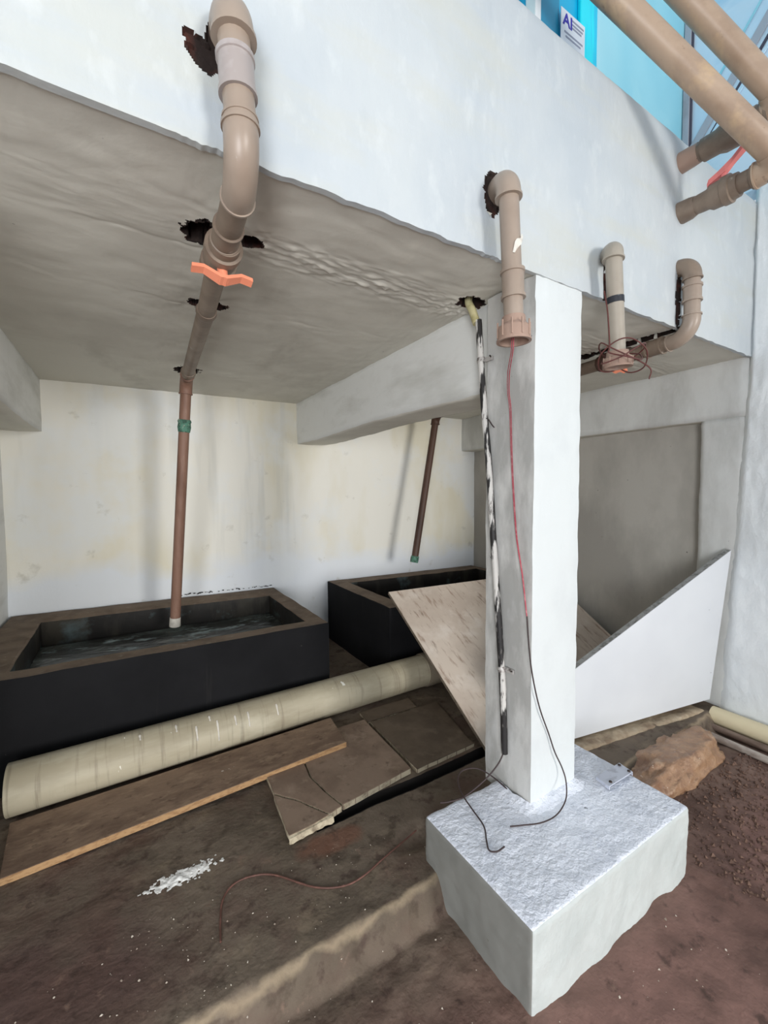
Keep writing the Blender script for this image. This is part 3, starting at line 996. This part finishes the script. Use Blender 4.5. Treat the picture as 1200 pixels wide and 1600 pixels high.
# 1: the big pipe at the left, down the fascia and along the soffit to the first tank
t = thing('drain_pipe', 'thick brown pipe at far left, bending off the fascia and dropping into the long tank', 'pipe', (.24, 1.0, 2.5))
elbow('elbow', (.238, 1.09, 2.562), (.228, 1.0, 2.562), (.231, .999, 2.497), .043, .005, pvc_m, t, (0, 1))
tube('pipe_section', [(.231, .999, 2.49), (.244, 1.0, 2.29)], .0345, pvc_m, t)
coupling('coupling', (.2335, 1.0, 2.448), (.2385, 1.0, 2.366), .0385, .003, pvc_lilac, t)
elbow('elbow', (.2425, 1.0, 2.290), (.246, 1.0, 2.213), (.256, 1.095, 2.217), .0385, .0035, pvc_m, t)
coupling('collar', (.2415, 1.0, 2.322), (.243, 1.0, 2.300), .0375, .002, pvc_m, t)
tube('pipe_section', [(.254, 1.08, 2.217), (.268, 1.33, 2.222)], .035, pvc_dirty, t)
coupling('coupling', (.262, 1.235, 2.220), (.267, 1.318, 2.222), .0385, .003, pvc_dirty, t)
ball_valve((.272, 1.405, 2.222), (.03, 1, .0), .036, pvc_dirty, t, orange_m, (0.0, -.35, -1), .175, -.06, .075)
tube('soffit_pipe', [(.275, 1.48, 2.224), (.300, 1.86, 2.226), (.35, 2.86, 2.232)], .034, pvc_dirty, t)
tube('saddle_ring', [(.2995, 1.84, 2.226), (.3005, 1.862, 2.226), (.302, 1.885, 2.226)], [.037, .041, .037], pvc_dirty, t)
tube('saddle_ring', [(.349, 2.83, 2.232), (.35, 2.86, 2.232), (.3515, 2.89, 2.232)], [.037, .043, .037], pvc_dirty, t)
elbow('elbow', (.354, 2.95, 2.233), (.358, 3.04, 2.233), (.354, 3.045, 2.15), .038, .004, drop_m, t)
tube('soffit_pipe', [(.35, 2.86, 2.232), (.354, 2.95, 2.233)], .034, pvc_dirty, t)
tube('drop_pipe', [(.355, 3.045, 2.16), (.312, 3.15, 1.37), (.268, 3.25, .585)], .033, drop_m, t)
lathe('joint', (.345, 3.068, 1.975), (.341, 3.078, 1.895), [(0, .03), (0, .037), (.15, .042), (.3, .038), (.6, .041), (1, .036), (1, .03)], green_m, t, 20)
lathe('pipe_end', (.2705, 3.244, .64), (.2675, 3.251, .578), [(0, .030), (0, .0345), (1, .036), (1, .030)], chalk_m, t, 20)

# 2: the pipe in front of the column
t = thing('wall_pipe', 'brown pipe with an open threaded end hanging from the fascia before the column', 'pipe', (1.09, 1.0, 2.5))
elbow('elbow', (1.118, 1.09, 2.512), (1.076, 1.0, 2.520), (1.080, 1.0, 2.452), .039, .004, pvc_m, t, (0, 1))
tube('pipe_section', [(1.080, 1.0, 2.46), (1.1095, 1.0, 2.06)], .0315, pvc_m, t, 24)
coupling('coupling', (1.1010, 1.0, 2.218), (1.1065, 1.0, 2.128), .0355, .004, pvc_m, t)
u = lathe('threaded_union', (1.1085, 1.0, 2.070), (1.1105, 1.0, 1.990), [(0, .030), (0, .037), (.28, .039), (.42, .050), (.46, .052), (.90, .052), (.92, .056), (1.0, .056), (1.0, .047), (.75, .044), (.5, .044)], pvc_pink, t, 32, False)
u['label'] = 'pinkish brown open threaded end'
for k in range(10):
    a = 2 * PI * k / 10
    c = V((1.1098 + .052 * math.cos(a), 1.0 + .052 * math.sin(a), 0))
    tube('grip_rib', [c + V((-.0005, 0, 2.052)), c + V((0, 0, 2.002))], .0032, pvc_pink, u, 6)
o = tube('cement_smear', catmull([(1.078, .975, 2.255), (1.088, .968, 2.285), (1.103, .967, 2.300), (1.108, .969, 2.318)], 5), [.004, .005, .006, .007, .008, .009, .009, .008, .007, .006, .005, .004, .004, .003, .002, .002][:16], chalk_m, t, 8, True, .6)

# 3: second hanging pipe
t = thing('wall_pipe', 'grey brown pipe with a black tape band hanging from the fascia, right of the column', 'pipe', (1.69, 1.0, 2.4))
elbow('elbow', (1.765, 1.09, 2.462), (1.664, .998, 2.466), (1.662, .998, 2.415), .036, .004, pvc_grey, t, (0, 1))
tube('pipe_section', [(1.662, .998, 2.42), (1.7055, 1.0, 2.04)], .0305, pvc_grey, t, 24)
lathe('tape_band', (1.6800, .999, 2.262), (1.6828, .999, 2.238), [(0, .031), (0, .0322), (1, .0322), (1, .031)], tape_m, t, 24, False)
u = lathe('threaded_union', (1.7045, 1.0, 2.055), (1.709, 1.0, 1.992), [(0, .030), (0, .040), (.3, .042), (.42, .053), (.9, .054), (1, .055), (1, .046), (.6, .043)], pvc_pink, t, 32, False)
u['label'] = 'pinkish brown open threaded end'
for k in range(10):
    a = 2 * PI * k / 10
    c = V((1.7075 + .054 * math.cos(a), 1.0 + .054 * math.sin(a), 0))
    tube('grip_rib', [c + V((0, 0, 2.030)), c + V((0, 0, 1.998))], .003, pvc_pink, u, 6)
# coil of rusty wire hung round its end
rg = random.Random(11)
P = [(1.640, 1.02, 2.285), (1.632, 1.00, 2.20), (1.622, .985, 2.10), (1.61, .975, 2.05)]
c = V((1.705, .985, 2.035))
for k in range(26):
    a = PI + k * 2 * PI / 8.3
    rr = .088 + .012 * math.sin(k * 1.7)
    tilt = .35 * math.sin(k * .6)
    P.append(c + V((math.cos(a) * rr, math.sin(a) * rr * .85 - .005, math.sin(a + k * .24) * .045 + .012 * math.sin(k * 1.1) - .004)))
P += [c + V((.03, -.09, -.06)), c + V((.048, -.085, -.105))]
tag(wire('wire_coil', P, .0027, rust_wire, None, 7), 'tangled rust red wire coil hung round the pipe end right of the column', 'wire')

# 4: far right pipe: wall elbow, down, along the soffit, then the drop over the rear tank
t = thing('drain_pipe', 'short shiny ringed brown pipe on the fascia nearest the right wall, bending under the soffit', 'pipe', (2.35, 1.03, 2.5))
elbow('elbow', (2.352, 1.09, 2.580), (2.345, 1.02, 2.588), (2.350, 1.02, 2.520), .039, .004, pvc_dirty, t, (0, 1))
tube('pipe_section', [(2.350, 1.02, 2.53), (2.357, 1.02, 2.31)], .034, pvc_m, t)
coupling('coupling', (2.352, 1.02, 2.478), (2.354, 1.02, 2.400), .0385, .004, pvc_m, t)
elbow('elbow', (2.355, 1.02, 2.325), (2.357, 1.02, 2.238), (2.367, 1.11, 2.238), .038, .004, pvc_m, t)
tube('soffit_pipe', [(2.367, 1.10, 2.238), (2.38, 1.24, 2.238), (2.50, 2.6, 2.24), (2.575, 3.20, 2.24)], .036, pvc_dirty, t)
coupling('coupling', (2.369, 1.15, 2.238), (2.379, 1.235, 2.238), .041, .004, pvc_dirty, t)
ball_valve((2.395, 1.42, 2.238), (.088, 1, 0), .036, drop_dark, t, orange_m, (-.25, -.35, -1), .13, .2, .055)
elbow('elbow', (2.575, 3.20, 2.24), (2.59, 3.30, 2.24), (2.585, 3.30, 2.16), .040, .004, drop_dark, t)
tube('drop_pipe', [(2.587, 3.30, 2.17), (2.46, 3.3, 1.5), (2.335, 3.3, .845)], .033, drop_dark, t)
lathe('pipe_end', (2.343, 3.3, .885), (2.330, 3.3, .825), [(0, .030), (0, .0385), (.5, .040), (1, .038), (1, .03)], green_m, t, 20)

# 5, 6: two stubs coming out of the parapet with the long pipes overhead
t = thing('overhead_pipe', 'lower brown overhead pipe at upper right, joined to a stub with a red valve handle', 'pipe', (2.348, 1.0, 2.84))
tube('stub', [(2.348, 1.09, 2.842), (2.348, .715, 2.84)], .040, pvc_dirty, t, 24, True, .02)
tube('wall_socket', [(2.348, 1.085, 2.842), (2.348, 1.035, 2.842), (2.348, 1.01, 2.842)], [.050, .048, .042], pvc_dirty, t, 24, True, .12)
lathe('valve_body', (2.348, 1.0, 2.841), (2.348, .845, 2.84), [(0, .041), (.25, .043), (.35, .054), (.62, .056), (.64, .061), (.82, .061), (.84, .052), (1, .050), (1, .04)], pvc_dirty, t, 28)
vb = [c for c in t.children if c.name.startswith('valve_body')][0]
bm = bmesh.new()
secs = []
for (yy, zz, w, th) in ((.962, 2.893, .020, .008), (.955, 2.905, .024, .010), (.925, 2.925, .012, .012), (.895, 2.935, .018, .014), (.87, 2.955, .016, .010), (.815, 3.000, .024, .008), (.785, 3.014, .020, .006)):
    secs.append([bm.verts.new((2.348 - w, yy, zz + th)), bm.verts.new((2.348 + w, yy, zz + th)), bm.verts.new((2.348 + w * .8, yy, zz - th)), bm.verts.new((2.348 - w * .8, yy, zz - th))])
for a_, b_ in zip(secs, secs[1:]):
    for k in range(4):
        bm.faces.new([a_[k], a_[(k + 1) % 4], b_[(k + 1) % 4], b_[k]])
bm.faces.new(secs[0]); bm.faces.new(secs[-1][::-1])
h = from_bm('handle', bm, red_m, vb); h['label'] = 'faded red lever handle'
tube('stem', [(2.348, .905, 2.885), (2.348, .905, 2.93)], .011, red_m, vb, 12)
coupling('coupling', (2.348, .80, 2.84), (2.348, .745, 2.84), .045, .003, pvc_dirty, t)
D1 = V((-.757, .326, .567)).normalized()
E1 = V((2.348, .700, 2.84))
elbow('elbow', (2.348, .775, 2.84), E1, E1 + D1 * .075, .050, .004, pvc_big, t, (1, 0))
tube('long_pipe', [E1 + D1 * (.06 + 2.33 * k / 6) for k in range(7)], .0465, pvc_big, t, 32)
t = thing('overhead_pipe', 'upper brown overhead pipe in the top right corner, with a lighter tan stretch', 'pipe', (2.34, 1.0, 3.07))
tube('stub', [(2.34, 1.09, 3.072), (2.34, .74, 3.07)], .041, pvc_dirty, t, 24, True, .02)
tube('wall_socket', [(2.34, 1.085, 3.072), (2.34, 1.03, 3.072), (2.34, 1.0, 3.072)], [.047, .045, .042], pvc_pink, t, 24, True, .12)
lathe('reducer', (2.34, .985, 3.071), (2.34, .82, 3.07), [(0, .043), (0, .049), (.35, .050), (.5, .060), (.95, .062), (.96, .058), (1, .058), (1, .04)], pvc_dirty, t, 28)
coupling('coupling', (2.34, .80, 3.07), (2.34, .745, 3.07), .049, .003, pvc_dirty, t)
D2 = V((-.733, .322, .599)).normalized()
E2 = V((2.34, .700, 3.07))
elbow('elbow', (2.34, .775, 3.07), E2, E2 + D2 * .075, .048, .004, pvc_big, t, (1, 0))
tube('long_pipe', [E2 + D2 * (.06 + 2.33 * k / 6) for k in range(7)], .0435, pvc_big, t, 32)

# ---------------------------------------------------------------- conduit, hose and wires on the column
t = thing('conduit', 'thin black conduit with peeling white paint down the grey side of the column', 'conduit', (1.292, 1.27, .42))
cp = [(1.288, 1.352, 2.215), (1.288, 1.340, 2.08), (1.290, 1.318, 1.84), (1.291, 1.290, 1.60), (1.291, 1.268, 1.36), (1.290, 1.240, 1.08), (1.291, 1.213, .79), (1.291, 1.200, .60), (1.292, 1.195, .43)]
tube('conduit_pipe', catmull(cp, 6), .0135, conduit_m, t, 14, True, .12, 60)
for (y, z) in ((1.338, 2.045), (1.212, .775)):
    k = tube('clamp', [(1.2905, y + .002, z + .010), (1.2905, y, z), (1.2905, y - .002, z - .010)], [.0165, .0185, .0165], clip_m, t, 16)
    cbox('clamp_ear', 1.298, 1.3095, y - .052, y - .012, z - .008, z + .010, [clip_m], k, .002)
    tube('nail', [(1.308, y - .045, z), (1.290, y - .050, z + .008)], .003, screw_m, k, 8)
tube('loose_tie', catmull([(1.285, 1.30, 1.80), (1.278, 1.28, 1.79), (1.276, 1.258, 1.765), (1.28, 1.25, 1.755)], 5), .0025, dark_wire, t, 6)
o = wire('hose', [(1.30, 1.42, 2.36), (1.285, 1.41, 2.31), (1.284, 1.385, 2.265), (1.287, 1.362, 2.205)], .0165, yellow_m, None, 8, 14)
tag(o, 'short yellowed hose coming out of the soffit hole above the conduit', 'hose')
tw = thing('wire', 'red wire hanging from the open pipe end and down the column to the block', 'wire', (1.30, 1.1, .28))
wp = [(1.135, 1.01, 2.03), (1.15, 1.02, 1.985), (1.24, 1.12, 1.96), (1.300, 1.19, 1.90), (1.3015, 1.184, 1.80), (1.3015, 1.176, 1.62), (1.3015, 1.160, 1.45), (1.3015, 1.135, 1.25)]
wp = [(1.108, 1.0, 2.03), (1.112, 1.004, 1.97), (1.190, 1.090, 1.925), (1.270, 1.165, 1.88), (1.3015, 1.184, 1.82), (1.3015, 1.177, 1.66), (1.3015, 1.166, 1.50), (1.3015, 1.148, 1.32), (1.3015, 1.118, 1.17), (1.3015, 1.096, 1.02)]
wire('red_strand', wp, .0018, red_wire, tw)
wire('red_strand', [(a + (.0 if i < 2 else -.002), b + .0085 - .0009 * i, c_) for i, (a, b, c_) in enumerate(wp)], .0015, red_wire, tw)
wd = [(1.3015, 1.096, 1.02), (1.302, 1.082, .88), (1.308, 1.0685, .78), (1.345, 1.067, .66), (1.40, 1.066, .54), (1.432, 1.062, .46), (1.47, 1.055, .385), (1.475, 1.04, .335), (1.44, 1.015, .292), (1.36, .995, .2765), (1.28, 1.000, .2750), (1.205, 1.030, .2755), (1.165, 1.047, .2765)]
o = wire('dark_strand', wd, .0026, dark_wire, tw); o['label'] = 'dark lower end of the wire'
o = wire('wire', [(1.291, 1.195, .44), (1.265, 1.20, .395), (1.22, 1.215, .345), (1.165, 1.235, .302), (1.11, 1.25, .277), (1.05, 1.262, .2765), (1.02, 1.272, .279)], .0030, dark_wire)
tag(o, 'short dark wire from the conduit end to the left corner of the white block', 'wire')
o = wire('wire', [(1.300, 1.150, .2765), (1.285, 1.25, .30), (1.25, 1.31, .315), (1.19, 1.335, .312), (1.145, 1.31, .300), (1.12, 1.255, .285), (1.105, 1.18, .2765), (1.085, 1.10, .276), (1.045, 1.045, .276), (1.025, 1.012, .276), (1.045, .995, .276), (1.080, .995, .277)], .0028, dark_wire)
tag(o, 'looped dark wire lying across the left part of the white block', 'wire')
# long brown wire on the floor
fw_ = [(.985, 1.385, .112), (.93, 1.372, .110), (.80, 1.34, .108), (.70, 1.315, .107), (.62, 1.318, .107), (.53, 1.369, .107), (.426, 1.485, .108), (.355, 1.525, .109), (.290, 1.528, .109), (.246, 1.49, .109), (.225, 1.42, .108), (.212, 1.345, .107)]
fw_ = [(x, y, max(floor_z(x, y), .098) + .004) for (x, y, z) in fw_]
o = wire('wire', fw_, .0034, floor_wire)
tag(o, 'long curved brown wire lying on the concrete floor left of the white block', 'wire')
# thin wire on the cracked tile is a crack; the anchor plate on the block
t = thing('anchor_plate', 'small pale bent metal plate lying on top of the white block', 'plate', (1.74, 1.0, .272))
ax_, ay_ = V((.175, .0, 0)), V((-.012, -.066, 0))
o0 = V((1.662, 1.032, .294))
prism('plate', [o0, o0 + ax_, o0 + ax_ + ay_, o0 + ay_], V((0, 0, -.004)), [plate_m, plate_m], t, bev=.001)
prism('lip', [o0 + V((0, 0, -.004)), o0 + ay_ + V((0, 0, -.004)), o0 + ay_ + V((.003, 0, -.016)), o0 + V((.003, 0, -.016))], V((.004, 0, 0)), [plate_m, plate_m], t)
prism('lip', [o0 + ax_ + V((-.004, 0, -.004)), o0 + ax_ + ay_ + V((-.004, 0, -.004)), o0 + ax_ + ay_ + V((-.004, 0, -.016)), o0 + ax_ + V((-.004, 0, -.016))], V((.004, 0, 0)), [plate_m, plate_m], t)
for q in ((.155, -.012), (.150, -.056), (.018, -.054)):
    lathe('screw', o0 + V((q[0], q[1], -.002)), o0 + V((q[0], q[1], .006)), [(0, .003), (.4, .003), (.42, .007), (.9, .006), (1, .003)], screw_m, t, 10)

# ---------------------------------------------------------------- turquoise unit behind the parapet
t = thing('turquoise_cabinet', 'bright turquoise plastic cabinet behind the parapet with a white sticker', 'cabinet', (1.83, 1.38, 2.44))
cbox('body', 1.640, 2.035, 1.345, 1.47, 2.44, 4.4, [cyan_b], t, .006)
cbox('side_panel', 1.640, 1.765, 1.338, 1.346, 2.44, 4.4, [cyan_a], t, .002)
cbox('edge_panel', 1.905, 2.038, 1.325, 1.3455, 2.44, 4.4, [cyan_c], t, .008, 3)
cbox('frame_post', 1.600, 1.638, 1.335, 1.39, 2.44, 4.4, [white_pl], t, .004)
st = cbox('sticker', 1.757, 1.932, 1.3215, 1.3245, 3.55, 3.695, [paper_m], t, 0)
tc_ = bpy.data.curves.new('letters', 'FONT')
tc_.body = 'AI'
tc_.size = .075
tc_.extrude = .0006
tc_.offset = .0016
tmp = bpy.data.objects.new('letters', tc_)
C.objects.link(tmp)
dg = bpy.context.evaluated_depsgraph_get()
me = bpy.data.meshes.new_from_object(tmp.evaluated_get(dg))
bpy.data.objects.remove(tmp)
me.transform(Matrix.Translation((1.770, 1.3208, 3.628)) @ Matrix.Rotation(PI / 2, 4, 'X'))
link('letters', me, ink_blue, st)
for i, (xa, xb, z) in enumerate(((1.835, 1.922, 3.672), (1.835, 1.915, 3.655), (1.835, 1.905, 3.640), (1.780, 1.915, 3.600), (1.790, 1.900, 3.582))):
    cbox('print_line', xa, xb, 1.3206, 1.3216, z - .004, z + .004, [ink_grey], st, 0)
# ---------------------------------------------------------------- small litter
# tar blobs on the wall above the rim of the long tank
v, f = [], []
rg = random.Random(5)
for k in range(46):
    x = rg.uniform(.30, 1.10)
    s_ = rg.uniform(.003, .010)
    c_ = V((x, backy(x) - .014, .662 + rg.uniform(0, .012)))
    b_ = len(v)
    for d in ((1.3, 0, 0), (-1.3, 0, 0), (0, 0, .6), (0, 0, -.6), (0, -.5, 0), (0, 1.2, 0)):
        v.append(c_ + V(d) * s_ * rg.uniform(.7, 1.2))
    for q in ((0, 2, 4), (2, 1, 4), (1, 3, 4), (3, 0, 4), (2, 0, 5), (1, 2, 5), (3, 1, 5), (0, 3, 5)):
        f.append([b_ + k_ for k_ in q])
o = pyd('tar_specks', v, f, black_m, t1)
o['kind'] = 'stuff'
# splash of white lime on the floor
v, f = [], []
us, vs = ramp(-.02, .30, 90), ramp(1.60, 1.74, 46)
keep = {}
for j, y in enumerate(vs):
    for i, x in enumerate(us):
        k = .5 * (x - .14)
        d = math.hypot((x - .135) / .095, (y - 1.664 - .10 * k) / .026) + .9 * noise.noise(V((x * 60, y * 60, 2))) + .7 * noise.noise(V((x * 150, y * 150, 5)))
        hgt = .0035 * (1 - d)
        keep[(i, j)] = hgt
        v.append(V((x, y, floor_z(x, y) + max(hgt, -.004) + .0008)))
for j in range(len(vs) - 1):
    for i in range(len(us) - 1):
        if max(keep[(i, j)], keep[(i + 1, j)], keep[(i, j + 1)], keep[(i + 1, j + 1)]) > 0:
            n = len(us)
            f.append([j * n + i, j * n + i + 1, (j + 1) * n + i + 1, (j + 1) * n + i])
o = pyd('lime_splash', v, f, mat('white_lime', (240, 238, 234), [((170, 162, 152), 70, .56, .66, 4, .6)], .9, [(90, .6, .003, 3)]), None, True)
tag(o, 'splash of white lime on the concrete floor before the plank', 'stain')


def crumbs(name, n, zone, m, smin, smax, seed, label, cat):
    rg = random.Random(seed)
    v, f = [], []
    while n > 0:
        x, y = rg.uniform(*zone[0]), rg.uniform(*zone[1])
        if .9 < x < 1.88 and .72 < y < 1.29:
            continue
        if .45 < x < 1.75 and y > 1.52:
            continue
        n -= 1
        s = smin + (smax - smin) * rg.random() ** 3
        c = V((x, y, floor_z(x, y) + s * .3))
        b = len(v)
        for d in ((1, 0, 0), (-1, 0, 0), (0, 1, 0), (0, -1, 0), (0, 0, 1), (0, 0, -1)):
            v.append(c + V(d) * s * rg.uniform(.5, 1.1) + V((rg.uniform(-.3, .3), rg.uniform(-.3, .3), 0)) * s)
        for q in ((0, 2, 4), (2, 1, 4), (1, 3, 4), (3, 0, 4), (2, 0, 5), (1, 2, 5), (3, 1, 5), (0, 3, 5)):
            f.append([b + k for k in q])
    o = pyd(name, v, f, m, None, False)
    o['kind'] = 'stuff'
    return tag(o, label, cat)


crumbs('pale_crumbs', 150, ((-.4, 1.68), (.45, 1.16)), peb_m, .0015, .006, 1, 'pale crumbs and paint flakes scattered over the dirt floor', 'debris')
crumbs('brown_crumbs', 2600, ((1.9, 2.95), (.3, .96)), slate_m, .003, .013, 2, 'loose brown soil crumbs on the dirt floor at right', 'soil')
crumbs('floor_crumbs', 130, ((-.3, 1.0), (1.2, 1.55)), peb_m, .0015, .0045, 3, 'tiny pale crumbs on the concrete floor', 'debris')
